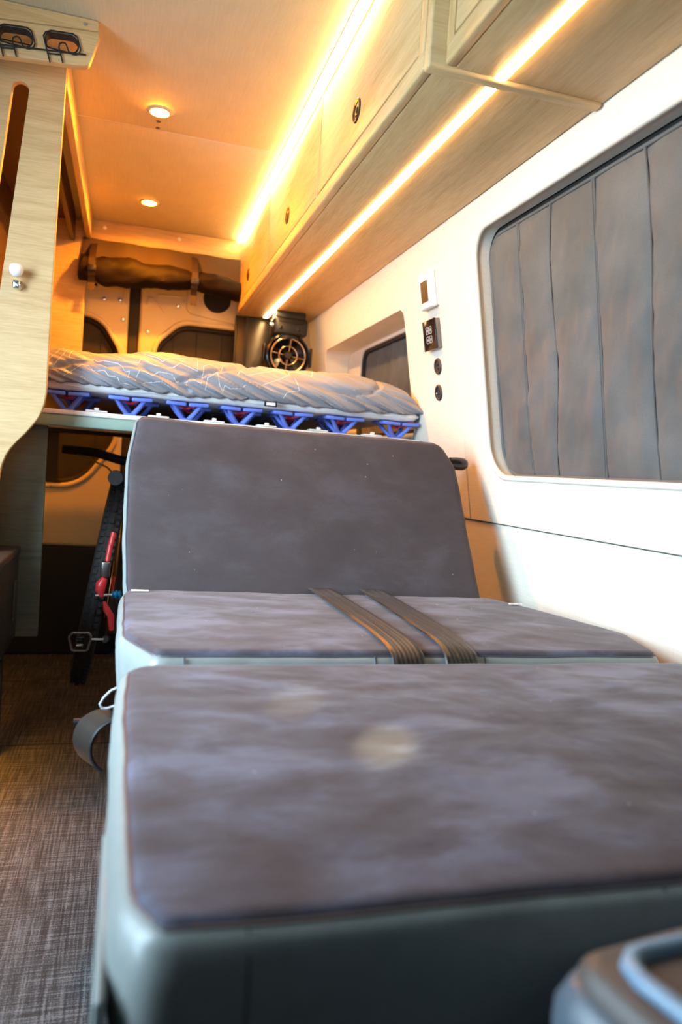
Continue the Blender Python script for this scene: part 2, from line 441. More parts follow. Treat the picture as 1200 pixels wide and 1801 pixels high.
# ================================================================== OVERHEAD CABINETS (right)
CX, CB = .425, 1.51
def latch(x, y, z, parent):
    M = basis((x, y, z), (0, 1, 0), (0, 0, 1), (-1, 0, 0))
    r = lathe('ring_pull', [(.017, -.004), (.017, .0015), (.0225, .003), (.025, .0012), (.025, -.004)], M, 'brass_latch', parent, 30)
    lathe('pull_cup', [(0, -.002), (.017, -.002)], M, 'latch_black', r, 24)
    box('catch', -.006, .006, -.012, .006, -.002, .002, 'brass_latch', r, .001, 1, M)
def cabinet(name, label, x, y0, y1, doors, end_near):
    t = thing(name, label, 'cabinet', (x, (y0 + y1) / 2, CB))
    xb = .745
    # carcass top/back shell set behind the doors
    box('carcass', x + .021, .70, y0 + .002, y1 - .002, CB + .018, CEIL - .002, 'oak_y', t)
    box('bottom_panel', x + .019, xb, y0, y1, CB, CB + .017, 'oak_y', t, .0015)
    box('bottom_rail', x, x + .019, y0, y1, CB, CB + .034, 'oak_y', t, .004)
    box('top_rail', x, x + .019, y0, y1, CEIL - .022, CEIL - .001, 'oak_y', t, .002)
    for a, b, ly in doors:
        d = box('door', x + .0005, x + .019, a + .0016, b - .0016, CB + .037, CEIL - .0245, 'oak_y', t, .0018)
        if ly: latch(x, ly, 1.612, d)
    return t
ca = cabinet('overhead_cabinet', 'long oak overhead cabinet with three round latches running back over the bed', CX, 1.166, 3.288, [(1.192, 1.874, 1.548), (1.890, 2.580, 2.25), (2.594, 3.268, 2.999)], True)
for a, b in ((1.166, 1.190), (1.876, 1.888), (2.582, 2.592), (3.270, 3.288)):
    box('stile', CX, CX + .019, a, b, CB + .030, CEIL - .0225, 'oak_z', ca, .0015)
box('end_panel', CX + .0005, .745, 1.142, 1.1655, CB - .006, CEIL - .001, 'oak_x', ca, .004)
box('end_panel', CX + .019, .745, 3.2885, 3.300, CB, CEIL - .001, 'oak_x', ca, .002)
cb = cabinet('overhead_cabinet', 'nearest oak overhead cabinet above the big covered window, cut by the top edge', CX + .028, .70, 1.141, [(.72, 1.113, None)], False)
box('stile', CX + .028, CX + .047, 1.115, 1.141, CB + .030, CEIL - .0225, 'oak_z', cb, .0015)
# LED profiles
def led(name, label, x0, x1, y0, y1, z0, z1, mat, group):
    t = thing(name, label, 'light strip', ((x0 + x1) / 2, (y0 + y1) / 2, z0), group)
    box('channel', x0 - .0015, x1 + .0015, y0, y1, z0 + .0025, z1, 'white_plastic', t)
    box('diffuser', x0, x1, y0 + .001, y1 - .001, z0, z0 + .003, mat, t, .001)
    return t
led('led_strip', 'long glowing warm strip under the rear overhead cabinet', .541, .559, 1.168, 3.27, CB - .0035, CB + .0005, 'strip_emit', 'glowing strips under the overhead cabinets')
led('led_strip', 'short glowing warm strip under the nearest overhead cabinet', .541, .559, .80, 1.140, CB - .0035, CB + .0005, 'strip_emit', 'glowing strips under the overhead cabinets')
cv = thing('cove_light', 'glowing warm strip between the ceiling and the cabinet fronts', 'light strip', (.415, 1.7, 1.81))
box('channel', .406, .424, 1.30, 3.27, CEIL - .004, CEIL - .0005, 'white_plastic', cv)
box('diffuser', .407, .4235, 1.301, 3.269, CEIL - .0115, CEIL - .004, 'cove_emit', cv, .001)
# ceiling downlights
for lab, (x, y) in (('round ceiling downlight nearer the camera, beside two small screws', (.038, 2.203)), ('round ceiling downlight farther back, near the rear header', (.032, 2.971))):
    t = thing('ceiling_downlight', lab, 'light', (x, y, CEIL), 'ceiling downlights')
    M = Matrix.Translation((x, y, CEIL))
    lathe('trim_ring', [(.024, -.001), (.026, -.005), (.034, -.004), (.037, 0)], M, 'ceiling_fabric', t, 36)
    lathe('lens', [(0, -.0008), (.018, -.0006), (.0245, -.0004)], M, 'puck_emit', t, 30)

# ================================================================== WARDROBE (left)
wd = thing('wardrobe', 'tall oak wardrobe with slotted end panel and S-curved lower edge on the left', 'wardrobe', (-.5, 2.6, .605))
PF = [(-.184, 1.80), (-.190, 1.5), (-.193, 1.2), (-.194, .997), (-.197, .972), (-.203, .950), (-.211, .932), (-.222, .915), (-.238, .893), (-.254, .875), (-.268, .857), (-.278, .839), (-.285, .818), (-.289, .797), (-.292, .76), (-.293, .605), (-.88, .605), (-.88, 1.80)]
def slot(x0, z0, x1, z1, w):
    d = Vector((x1 - x0, z1 - z0)).normalized(); nrm = Vector((-d.y, d.x)) * w / 2; out = []
    for k in range(13):
        t = PI * k / 12; out.append(Vector((x0, z0)) + nrm * math.cos(t) - d * (w / 2) * math.sin(t))
    for k in range(13):
        t = PI * k / 12; out.append(Vector((x1, z1)) - nrm * math.cos(t) + d * (w / 2) * math.sin(t))
    return out
plate('end_panel', [PF[::-1], slot(-.283, 1.697, -.338, 1.10, .036)], .020, MXZ(1.96), 'oak_x', wd, .0025)
plate('rear_panel', [rrect(-.88, -.198, .96, 1.80, .003, 2), slot(-.345, 1.66, -.385, 1.08, .04)], .018, MXZ(3.27), 'oak_x', wd, .002)
box('side_rail', -.204, -.184, 1.972, 3.26, 1.732, CEIL - .001, 'oak_y', wd, .002)
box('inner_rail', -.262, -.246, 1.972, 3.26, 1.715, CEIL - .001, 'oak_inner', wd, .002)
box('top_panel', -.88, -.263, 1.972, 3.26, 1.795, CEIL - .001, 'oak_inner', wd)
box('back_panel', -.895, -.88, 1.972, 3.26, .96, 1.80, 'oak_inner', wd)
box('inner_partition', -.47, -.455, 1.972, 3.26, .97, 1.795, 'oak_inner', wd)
# knob on the panel
kb = thing('wall_knob', 'white ball knob on chrome stem on the wardrobe end panel', 'knob', (-.268, 1.95, 1.25))
M = basis((-.2685, 1.95, 1.243), (1, 0, 0), (0, 0, 1), (0, -1, 0))
lathe('stem', [(.0115, 0), (.0115, .006), (.0085, .010), (.0085, .022), (0, .024)], M, 'chrome', kb, 20)
box('clip', -.278, -.262, 1.926, 1.934, 1.232, 1.252, 'chrome', kb, .003)
lathe('ball', [(0, -.0165), (.007, -.015), (.0125, -.010), (.0155, -.003), (.0160, .003), (.0145, .010), (.012, .0125), (0, .0135)], Matrix.Translation((-.2695, 1.918, 1.272)), 'pearl', kb, 24)

# cup rack under the ceiling
rk = thing('cup_rack', 'oak rack board with rounded cutouts and black wire hooks under the ceiling', 'rack', (-.3, 1.84, 1.70))
def rk_hole(dx, dz): return arc_poly([(-.217 + dx, 1.742 + dz, .008), (-.148 + dx, 1.738 + dz, .018), (-.154 + dx, 1.780 + dz, .018), (-.224 + dx, 1.775 + dz, .018)], 6)
RO = arc_poly([(-.52, 1.6905, 0), (-.150, 1.7185, .004), (-.128, 1.7225, .014), (-.108, 1.788, .006), (-.110, 1.8185, .003), (-.52, 1.8185, 0)], 6)
SH = [(0, 0), (-.0945, -.008), (-.189, -.016)]
plate('board', [RO] + [rk_hole(*h) for h in SH], .022, MXZ(1.837), 'oak_x', rk, .0015)
plate('lip', [[(-.52, 1.762), (-.111, 1.797), (-.111, 1.8185), (-.52, 1.8185)]], .006, MXZ(1.8225), 'oak_x', rk, .001)
plate('groove', [[(-.52, 1.7605), (-.111, 1.7955), (-.111, 1.806), (-.52, 1.771)]], .003, MXZ(1.8190), 'oak_inner', rk) if False else None
box('top_cleat', -.52, -.16, 1.8485, 1.947, 1.800, 1.8185, 'oak_x', rk)
lathe('screw', [(.0045, 0), (.004, .002), (0, .002)], basis((-.139, 1.8195, 1.806), (1, 0, 0), (0, 0, 1), (0, -1, 0)), 'chrome', rk, 12)
for dx, dz in SH:
    L = rk_hole(dx, dz)
    bm = bmesh.new(); A_ = [bm.verts.new((p.x, 1.824, p.y)) for p in L]; B_ = [bm.verts.new((p.x, 1.8485, p.y)) for p in L]
    for i in range(len(L)): bm.faces.new((A_[i], A_[(i + 1) % len(L)], B_[(i + 1) % len(L)], B_[i]))
    md = from_bm('hole_liner', bm, 'black_matt', rk).modifiers.new('t', 'SOLIDIFY'); md.thickness = .002
    def wire(name, pts, y=1.822): tube(name, [(x + dx, y, z + dz) for x, z in pts], .0017, 'black_matt', rk, 6)
    wire('wire_hook', [(-.208, 1.710), (-.217, 1.739), (-.224, 1.764), (-.220, 1.772), (-.209, 1.778), (-.164, 1.781), (-.154, 1.776), (-.146, 1.751), (-.148, 1.743), (-.155, 1.738), (-.162, 1.737), (-.171, 1.742), (-.175, 1.752), (-.178, 1.757), (-.184, 1.758), (-.190, 1.754), (-.191, 1.746), (-.182, 1.715)])
    wire('cross_wire', [(-.213, 1.728), (-.187, 1.731)])
tube('long_wire', [(-.50, 1.8215, 1.707), (-.311, 1.8215, 1.725), (-.134, 1.8215, 1.742)], .0018, 'black_matt', rk, 6)

# rolled-up rear door cover with straps
rb = thing('rolled_cover', 'rolled dark brown window cover strapped up above the rear doors', 'cover', (.1, 3.22, 1.55))
bm = bmesh.new(); rings = []; NU, NV = 60, 28
for i in range(NU + 1):
    u = i / NU; x = -.215 + .65 * u
    zc = 1.605 - .004 * math.sin(u * 7) - (.015 if u > .8 else 0) * (u - .8) * 5
    ry = .045; rz = .048 + .010 * math.sin(u * 5 + .5) + .012 * fbm(Vector((u * 4, 0, 3)))
    pinch = math.exp(-((x - .232) / .022) ** 2) * .16 + math.exp(-((x + .165) / .022) ** 2) * .22
    rz *= 1 - pinch; ring_ = []
    for k in range(NV):
        t = 2 * PI * k / NV; f = 1 + .16 * fbm(Vector((u * 9, math.cos(t) * 1.4, math.sin(t) * 1.4 + 5)), 4)
        ring_.append(bm.verts.new((x + .010 * math.sin(t * 2), 3.222 - ry * math.cos(t) * f, zc + rz * math.sin(t) * f)))
    rings.append(ring_)
for a, b in zip(rings, rings[1:]):
    for k in range(NV): bm.faces.new((a[k], a[(k + 1) % NV], b[(k + 1) % NV], b[k]))
bm.faces.new(rings[0]); bm.faces.new(rings[-1][::-1])
from_bm('roll', bm, 'roll_leatherette', rb, True)
bm = bmesh.new(); g = []
for i in range(41):
    x = -.215 + .65 * i / 40
    g.append([bm.verts.new((x, 3.262 + .006 * math.sin(x * 40) - .02 * (k / 6), 1.735 - .115 * k / 6)) for k in range(7)])
for a, b in zip(g, g[1:]):
    for k in range(6): bm.faces.new((a[k], b[k], b[k + 1], a[k + 1]))
from_bm('hanging_flap', bm, 'brown_fabric', rb, True)
for x, zb in ((.232, 1.505), (-.172, 1.515)):
    tube_pts = []
    bm = bmesh.new(); prev = None
    prof = [(3.262, 1.72)] + [(3.222 - .052 * math.sin(a), 1.604 + .056 * math.cos(a)) for a in [PI * k / 10 for k in range(2, 9)]] + [(3.200, 1.545), (3.196, zb)]
    for y, z in prof:
        cur = [bm.verts.new((x - .013, y, z)), bm.verts.new((x + .013, y, z)), bm.verts.new((x + .013, y + .003, z)), bm.verts.new((x - .013, y + .003, z))]
        if prev:
            for k in range(4): bm.faces.new((prev[k], prev[(k + 1) % 4], cur[(k + 1) % 4], cur[k]))
        prev = cur
    bm.faces.new(prev)
    s = from_bm('strap', bm, 'brown_strap', rb)
    box('buckle', x - .016, x + .016, 3.162, 3.176, 1.585, 1.608, 'black_plastic', s, .002)

# black glossy panel in the rear corner
struct(box('trim_2', .432, .655, 3.300, 3.318, .95, CB - .002, 'smoked_panel', None, .003))
struct(box('trim_3', .660, .80, 3.300, 3.318, .95, CB - .002, 'wall_fabric', None, .003))
box('edge_strip', .424, .431, 3.29, 3.32, .95, CB - .002, 'black_plastic', bpy.data.objects['trim_2'], .002)
box('vertical_strip', .468, .480, 3.296, 3.300, .95, CB - .002, 'black_matt', bpy.data.objects['trim_2'])

# clip fan
fn = thing('fan', 'black round fan with gold grille rings hanging under the rear cabinet', 'fan', (.625, 3.15, 1.23))
FM = basis((.625, 3.10, 1.328), (1, 0, 0), (0, 0, 1), (0, -1, 0)) @ Matrix.Scale(1.10, 4)
lathe('housing', [(.070, -.03), (.084, -.028), (.087, -.005), (.084, .008), (.078, .010), (.074, .004), (.070, -.005), (.070, -.03)], FM, 'black_gloss', fn, 44)
lathe('back_cowl', [(0, -.062), (.05, -.055), (.080, -.03)], FM, 'black_plastic', fn, 36)
def circ(r, h, n=48): return [FM @ Vector((r * math.cos(2 * PI * k / n), r * math.sin(2 * PI * k / n), h)) for k in range(n)]
tube('grille_ring', circ(.066, .006), .0034, 'fan_ring', fn, 6, True)
tube('grille_ring', circ(.035, .006), .0028, 'fan_ring', fn, 6, True)
lathe('hub', [(0, .012), (.012, .011), (.0155, .004), (.0155, -.01)], FM, 'black_plastic', fn, 24)
for a in (82, -8, 172, 262):
    c, s = math.cos(math.radians(a)), math.sin(math.radians(a))
    tube('grille_spoke', [FM @ Vector((c * .016, s * .016, .007)), FM @ Vector((c * .066, s * .066, .006))], .0022, 'fan_ring', fn, 6)
for k in range(5):
    a = 2 * PI * k / 5
    bm = bmesh.new(); v = []
    for r, da, h in ((.014, -.3, -.02), (.014, .5, -.008), (.062, .25, -.006), (.064, -.35, -.026)):
        v.append(bm.verts.new(FM @ Vector((r * math.cos(a + da), r * math.sin(a + da), h))))
    bm.faces.new(v); from_bm('blade', bm, 'black_gloss', fn)
bb_ = box('base_block', .555, .700, 3.08, 3.18, 1.412, 1.484, 'black_plastic', fn, .012, 3)
box('neck', .585, .665, 3.09, 3.15, 1.395, 1.416, 'black_plastic', fn, .005)
box('mount_plate', .565, .690, 3.09, 3.17, 1.482, CB - .0005, 'black_plastic', fn, .003)
for x in (.585, .66): box('switch', x - .006, x + .006, 3.074, 3.082, 1.430, 1.444, 'black_gloss', bb_, .001)
box('vent_slot', .575, .685, 3.077, 3.081, 1.462, 1.467, 'black_matt', bb_)
for sx in (-1, 1): box('yoke', .625 + sx * .100 - .005, .625 + sx * .100 + .005, 3.10, 3.13, 1.29, 1.37, 'black_gloss', fn, .003)
lathe('knob', [(.009, 0), (.009, .014), (0, .015)], basis((.556, 3.10, 1.447), (0, 0, 1), (0, 1, 0), (-1, 0, 0)), 'chrome', fn, 14)

# ================================================================== RIGHT WALL DEVICES
def WP(y, z, d=0):  # point on the wall plane, d towards the room
    return Vector((WX(z) - d * kz, y, z + d * SL * kz * -1 * 0))
WN = Vector((-1, 0, SL)).normalized()
def MWD(y, z, d=0):
    p = Vector((WX(z), y, z)) + WN * d
    return basis(p, (0, -1, 0), Vector((SL, 0, 1)).normalized(), WN)
M = MWD(1.920, 1.366)
th = thing('thermostat', 'white wall controller with a brown screen above the touch switch', 'controller', WP(1.920, 1.315))
box('backplate', -.040, .040, -.046, .046, 0, .006, 'white_plastic', th, .003, 2, M)
box('body', -.046, .042, -.048, .050, .006, .022, 'white_plastic', th, .005, 3, M)
plate('screen', [rrect(-.028, .018, -.030, .026, .001, 2)], .001, M @ Matrix.Translation((0, 0, .0222)), 'screen_brown', th)
lathe('button', [(.0035, .022), (.0035, .0228), (0, .0229)], M @ Matrix.Translation((-.004, .038, 0)), 'pearl', th, 14)
M = MWD(1.928, 1.250)
sw = thing('touch_switch', 'glossy black square touch switch with four outlined buttons', 'switch', WP(1.928, 1.212))
box('frame', -.040, .042, -.040, .040, 0, .014, 'steel_dark', sw, .002, 2, M)
box('glass', -.041, .043, -.041, .041, .014, .018, 'black_gloss', sw, .001, 2, M)
for ix in (-1, 1):
    for iy in (-1, 1):
        c = Vector((ix * .0105 + .001, iy * .0125, .0185))
        L = rrect(c.x - .0075, c.x + .0075, c.y - .009, c.y + .009, .002, 3)
        b = tube('button_outline', [M @ Vector((p.x, p.y, .0183)) for p in L], .0006, 'print_white', sw, 5, True)
        tube('button_icon', [M @ Vector((c.x + .0025 * math.cos(2 * PI * k / 10), c.y + .003 * math.sin(2 * PI * k / 10), .0183)) for k in range(10)], .0005, 'print_white', b, 5, True)
for lab, y, z, kind in (('upper round dark wall socket with two eyes below the touch switch', 1.924, 1.165, 0), ('lower round dark wall socket near the corner of the comforter', 1.934, 1.095, 1)):
    M = MWD(y, z)
    s = thing('round_socket', lab, 'socket', WP(y, z - .02), 'round wall sockets')
    lathe('bezel', [(.0155, .001), (.0165, .004), (.020, .005), (.0225, .003), (.023, 0)], M, 'dark_ring', s, 30)
    lathe('face', [(0, .0015), (.0156, .0015)], M, 'dark_ring', s, 24)
    if kind == 0:
        for dx in (-.005, .005): box('port', dx - .003, dx + .003, .001, .007, .0012, .0024, 'black_gloss', s, .0006, 1, M)
        box('port', -.003, .003, -.009, -.004, .0012, .0024, 'black_gloss', s, .0006, 1, M)
    else:
        tube('swirl', [M @ Vector((.010 * math.cos(a), .010 * math.sin(a), .003)) for a in [k * .35 for k in range(12)]], .0009, 'steel_dark', s, 5)
        box('port', -.004, .004, -.006, -.002, .0012, .0024, 'black_gloss', s, .0006, 1, M)

# ------------------------------------------------------------------ big window with quilted cover
w1 = struct(plate('window_1', [[(p[0], p[1]) for p in WIN]], .006, MW(.046), 'rubber', None))
cvr = thing('window_cover', 'grey quilted insulating cover with vertical seams filling the big side window', 'window cover', (.86, .95, .87))
SEAMS = [(1.510, 1.517), (1.378, 1.410), (1.228, 1.246), (1.088, 1.096), (.93, .93), (.79, .79)]
CO = arc_poly([(.75, .876, .07), (1.655, .876, .075), (1.640, 1.428, .06), (.75, 1.428, .06)], 10)
def inside_clip(y, z):
    # clamp a grid point to the rounded outline
    n = len(CO); best = None; ins = False; j = n - 1
    for i in range(n):
        a, b = CO[i], CO[j]
        if (a.y > z) != (b.y > z) and y < (b.x - a.x) * (z - a.y) / (b.y - a.y) + a.x: ins = not ins
        j = i
    if ins: return y, z, True
    p = Vector((y, z)); bd = 9
    for i in range(n):
        a, b = CO[i], CO[(i + 1) % n]; ab = b - a
        if ab.length < 1e-9: continue
        t = max(0, min(1, (p - a).dot(ab) / ab.length_squared)); c = a + ab * t
        if (c - p).length < bd: bd = (c - p).length; best = c
    return best.x, best.y, False
def seam_y(s, t): # t 0 bottom .. 1 top
    wob = {0: .004 * math.sin(t * 5), 1: .007 * math.sin(t * 9 + 1), 2: .002, 3: .006 * math.sin(t * 6)}.get(s, 0)
    return SEAMS[s][1] + (SEAMS[s][0] - SEAMS[s][1]) * t + wob
bm = bmesh.new(); NY, NZ = 230, 84; g = []
for i in range(NY + 1):
    row = []
    for k in range(NZ + 1):
        y0 = .75 + (1.655 - .75) * i / NY; z0 = .876 + (1.428 - .876) * k / NZ
        y, z, ins = inside_clip(y0, z0); t = (z - .876) / .552
        dmin = min(abs(y - seam_y(s, t)) for s in range(len(SEAMS)))
        edge = min(z - .876, 1.428 - z, abs(1.648 - y)) if ins else 0
        h = .009 * (1 - math.exp(-dmin / .012)) * (1 - math.exp(-max(edge, 0) / .02))
        h += .009 * fbm(Vector((y * 10, z * 7 + y * 4, 2)), 3) * (1 - math.exp(-max(edge, 0) / .03)) * (1 - math.exp(-dmin / .025))
        h += .003 * fbm(Vector((y * 20, z * 24 + y * 12, 8)), 2) * math.exp(-dmin / .03)
        h += .006 * (1 - abs(math.sin(t * PI))) * 0
        row.append(bm.verts.new(MW(.036 - h - .002) @ Vector((y, z, 0))))
    g.append(row)
for i in range(NY):
    for k in range(NZ):
        f = (g[i][k], g[i + 1][k], g[i + 1][k + 1], g[i][k + 1])
        if (f[0].co - f[2].co).length > 1e-4 and (f[1].co - f[3].co).length > 1e-4: bm.faces.new(f)
bmesh.ops.remove_doubles(bm, verts=bm.verts, dist=1e-5)
from_bm('quilted_panel', bm, 'quilt_fabric', cvr, True)
tube('edge_binding', [MW(.033) @ Vector((p.x, p.y, 0)) for p in CO], .0042, 'quilt_fabric', cvr, 8, True)
for s in range(6):
    for off in ((-.003, .003) if s in (0, 2) else (0,)):
        tube('seam', [MW(.0315) @ Vector((seam_y(s, k / 24) + off, .880 + .545 * k / 24, 0)) for k in range(25)], .0023, 'quilt_fabric', cvr, 6)

# ================================================================== BED
bp = thing('bed_platform', 'white bed board on a green-grey rail across the rear of the van', 'bed frame', (.3, 2.7, .927))
box('deck', -.44, .84, 2.085, 3.24, .955, .968, 'white_board', bp, .003)
box('front_rail', -.44, .845, 2.088, 2.115, .925, .9545, 'rail_green', bp, .003)
box('gap_blackout', -.44, .84, 3.205, 3.225, .9685, 1.0165, 'black_matt', bp)  # added black strip, darkens the gap below the mattress
box('rear_rail', -.44, .84, 3.20, 3.23, .938, .9545, 'black_matt', bp, .003)
for x in (-.082, .078, .228, .375, .526, .69):
    c = box('clip', x - .028, x + .028, 2.086, 2.12, .9685, .973, 'white_plastic', bp, .002)
    box('clip_pin', x - .006, x + .006, 2.088, 2.10, .973, .980, 'white_plastic', c, .002)
# blue plastic bed springs
def spring(x, y):
    t = thing('bed_spring', '', 'spring', (x, y, .9685), 'blue bed springs under the mattress')
    box('foot', x - .017, x + .017, y - .017, y + .017, .9685, .975, 'spring_blue', t, .003)
    for sx in (-1, 1):
        M = Matrix.Translation((x, y, 1.014)) @ Matrix.Rotation(sx * -.03, 4, 'Y') @ Matrix.Rotation(.06, 4, 'X')
        box('paddle', sx * .030 - .027, sx * .030 + .027, -.056, -.006, -.006, .004, 'spring_blue', t, .003, 2, M)
        box('paddle', sx * .030 - .027, sx * .030 + .027, .006, .056, -.006, .004, 'spring_blue', t, .003, 2, M)
        for sy in (-1, 1):
            tube('leg', [(x + sx * .008, y + sy * .008, .973), (x + sx * .024, y + sy * .026, .992), (x + sx * .038, y + sy * .042, 1.0115)], [.0066, .0062, .0055], 'spring_blue', t, 8)
    h = box('hub', x - .010, x + .010, y - .010, y + .010, .999, 1.007, 'spring_red', t, .002)
    tube('hub_arm', [(x - .022, y - .030, 1.006), (x, y - .012, 1.003), (x + .022, y - .030, 1.006)], .0024, 'spring_red', h, 6)
    return t
SX = [-.158, .003, .153, .302, .449, .602, .775]
names = ['leftmost in the front row, beside the wardrobe panel', 'second from the wardrobe panel in the front row', 'third from the wardrobe panel in the front row', 'middle of the seven in the front row', 'third from the right wall in the front row', 'second from the right wall in the front row', 'rightmost in the front row, against the right wall']
s0 = spring(SX[0], 2.135); s0['label'] = 'blue bed spring, ' + names[0]
for i in range(1, 7):
    c = copy_tree(s0, (SX[i] - SX[0], 0, 0)); c['label'] = 'blue bed spring, ' + names[i]
back_lab = ['first from the wardrobe', 'second from the wardrobe', 'third from the wardrobe', 'fourth from the wardrobe', 'fifth from the wardrobe', 'sixth from the wardrobe']
for i in range(6):
    c = copy_tree(s0, (SX[i] - SX[0] + .022, .15, 0)); c['label'] = 'blue bed spring in the shaded second row, ' + back_lab[i]

mt = thing('mattress', 'thin pale grey mattress between the comforter and the blue springs', 'mattress', (.3, 2.65, 1.0185))
bm = bmesh.new(); rings = []
for i in range(61):
    u = i / 60; x = -.33 + 1.16 * u; zt = 1.046; sag = .0
    e = min(1, (1 - u) / .03); e = math.sqrt(max(0, 1 - (1 - e) ** 2)) if e < 1 else 1
    r = .0155 * max(e, .05); ring_ = []
    for k in range(11):
        a = -PI / 2 + PI * k / 10
        ring_.append(bm.verts.new((x, 2.090 - r * .9 * math.cos(a) + .003 * math.sin(x * 21) - .0 * sag, 1.0345 + r * math.sin(a) + .001 * fbm(Vector((x * 10, k, 0))))))
    ring_.append(bm.verts.new((x, 3.2, 1.0345 + r))); ring_.append(bm.verts.new((x, 3.2, 1.0345 - r)))
    rings.append(ring_)
for a, b in zip(rings, rings[1:]):
    for k in range(13): bm.faces.new((a[k], a[(k + 1) % 13], b[(k + 1) % 13], b[k]))
bm.faces.new(rings[0]); bm.faces.new(rings[-1][::-1])
from_bm('pad', bm, 'mattress_fabric', mt, True)
tube('seam_piping', [(-.33 + 1.135 * k / 60, 2.0755, 1.0300 + .001 * math.sin(k)) for k in range(61)], .0016, 'mattress_fabric', mt, 6)
lb = box('label', .363, .388, 2.050, 2.0545, 1.026, 1.034, 'label_white', mt)
box('label_border', .358, .393, 2.0525, 2.0575, 1.023, 1.037, 'black_plastic', lb)

# comforter
cf = thing('comforter', 'puffy grey comforter with thin white contour-line print on the bed', 'comforter', (.3, 2.6, 1.045))
PROF = [(2.110, 1.0505), (2.070, 1.0345), (2.058, 1.045), (2.057, 1.068), (2.068, 1.095), (2.085, 1.115), (2.115, 1.133), (2.16, 1.146), (2.22, 1.151), (2.35, 1.148), (2.6, 1.142), (2.9, 1.14), (3.15, 1.13), (3.2, 1.08)]
NVS = 96
def cat(P, t):
    i = min(int(t), len(P) - 2); f = t - i
    p0, p1, p2, p3 = (Vector(P[max(0, min(len(P) - 1, i + d))]) for d in (-1, 0, 1, 2))
    return .5 * ((2 * p1) + (p2 - p0) * f + (2 * p0 - 5 * p1 + 4 * p2 - p3) * f * f + (3 * p1 - p0 - 3 * p2 + p3) * f ** 3)
QUILT = [[(.437, 1.133), (.478, 1.110), (.547, 1.089), (.617, 1.081), (.669, 1.090), (.703, 1.116), (.712, 1.145)],
         [(-.235, 1.055), (-.205, 1.066), (-.174, 1.083), (-.129, 1.095), (-.046, 1.102), (.044, 1.089), (.117, 1.061), (.15, 1.048)],
         [(.117, 1.064), (.20, 1.10), (.30, 1.135), (.35, 1.15)]]
def qdist(x, z):
    b = 9; p = Vector((x, z))
    for L in QUILT:
        for a, c in zip(L, L[1:]):
            a, c = Vector(a), Vector(c); ac = c - a; t = max(0, min(1, (p - a).dot(ac) / ac.length_squared)); b = min(b, (a + ac * t - p).length)
    return b
def csurf(x, t):
    y, z = cat(PROF, t)
    # ends round over
    e = 0
    if x > .74: e = ((x - .74) / .106) ** 2.4
    if x < -.17: e = max(e, .35 * ((-.17 - x) / .08) ** 2)
    hz = (z - 1.043); z = 1.043 + hz * (1 - min(e, 1) * .80); front = math.exp(-((t - 3) / 2.6) ** 2)
    if x > .74: y += .012 * e * front
    lift = .010 * math.sin((x + .2) * 3.1) - .010 + .006 * math.sin(x * 13)
    z += lift * min(1, hz / .09)
    w = Vector((x * 22 + z * 60, t * .16, 4)); wr_ = fbm(w, 3)
    w2_ = fbm(Vector((x * 70 + z * 160, t * .30, 9)), 2)
    low = math.exp(-((t - 2.2) / 1.6) ** 2)
    d = .0080 * wr_ * (.4 + front) + .0050 * w2_ * (.15 + low) + .006 * fbm(Vector((x * 7, y * 6, z * 8)), 2)
    if t < 8.5: d -= .010 * math.exp(-(qdist(x, z) / .0065) ** 2)
    if t < .6: d *= t / .6
    n = cat(PROF, min(t + .05, 12.99)) - cat(PROF, max(t - .05, 0)); nn = Vector((-n.y, n.x)).normalized()
    return Vector((x, y + nn.x * d, z + nn.y * d))
bm = bmesh.new(); NU = 300; g = []
TS = [k * 8.5 / 64 for k in range(64)] + [8.5 + 4.49 * k / 22 for k in range(23)]
for i in range(NU + 1):
    x = -.30 + (.836 + .30) * i / NU
    g.append([bm.verts.new(csurf(x, t)) for t in TS])
for i in range(NU):
    for k in range(len(TS) - 1): bm.faces.new((g[i][k], g[i + 1][k], g[i + 1][k + 1], g[i][k + 1]))
bm.faces.new(g[0]); bm.faces.new(g[-1][::-1])
for k in (0,): bm.faces.new([g[i][0] for i in range(NU, -1, -1)] + [g[0][-1]] + [g[i][-1] for i in range(1, NU + 1)])
from_bm('quilted_body', bm, 'comforter_fabric', cf, True)
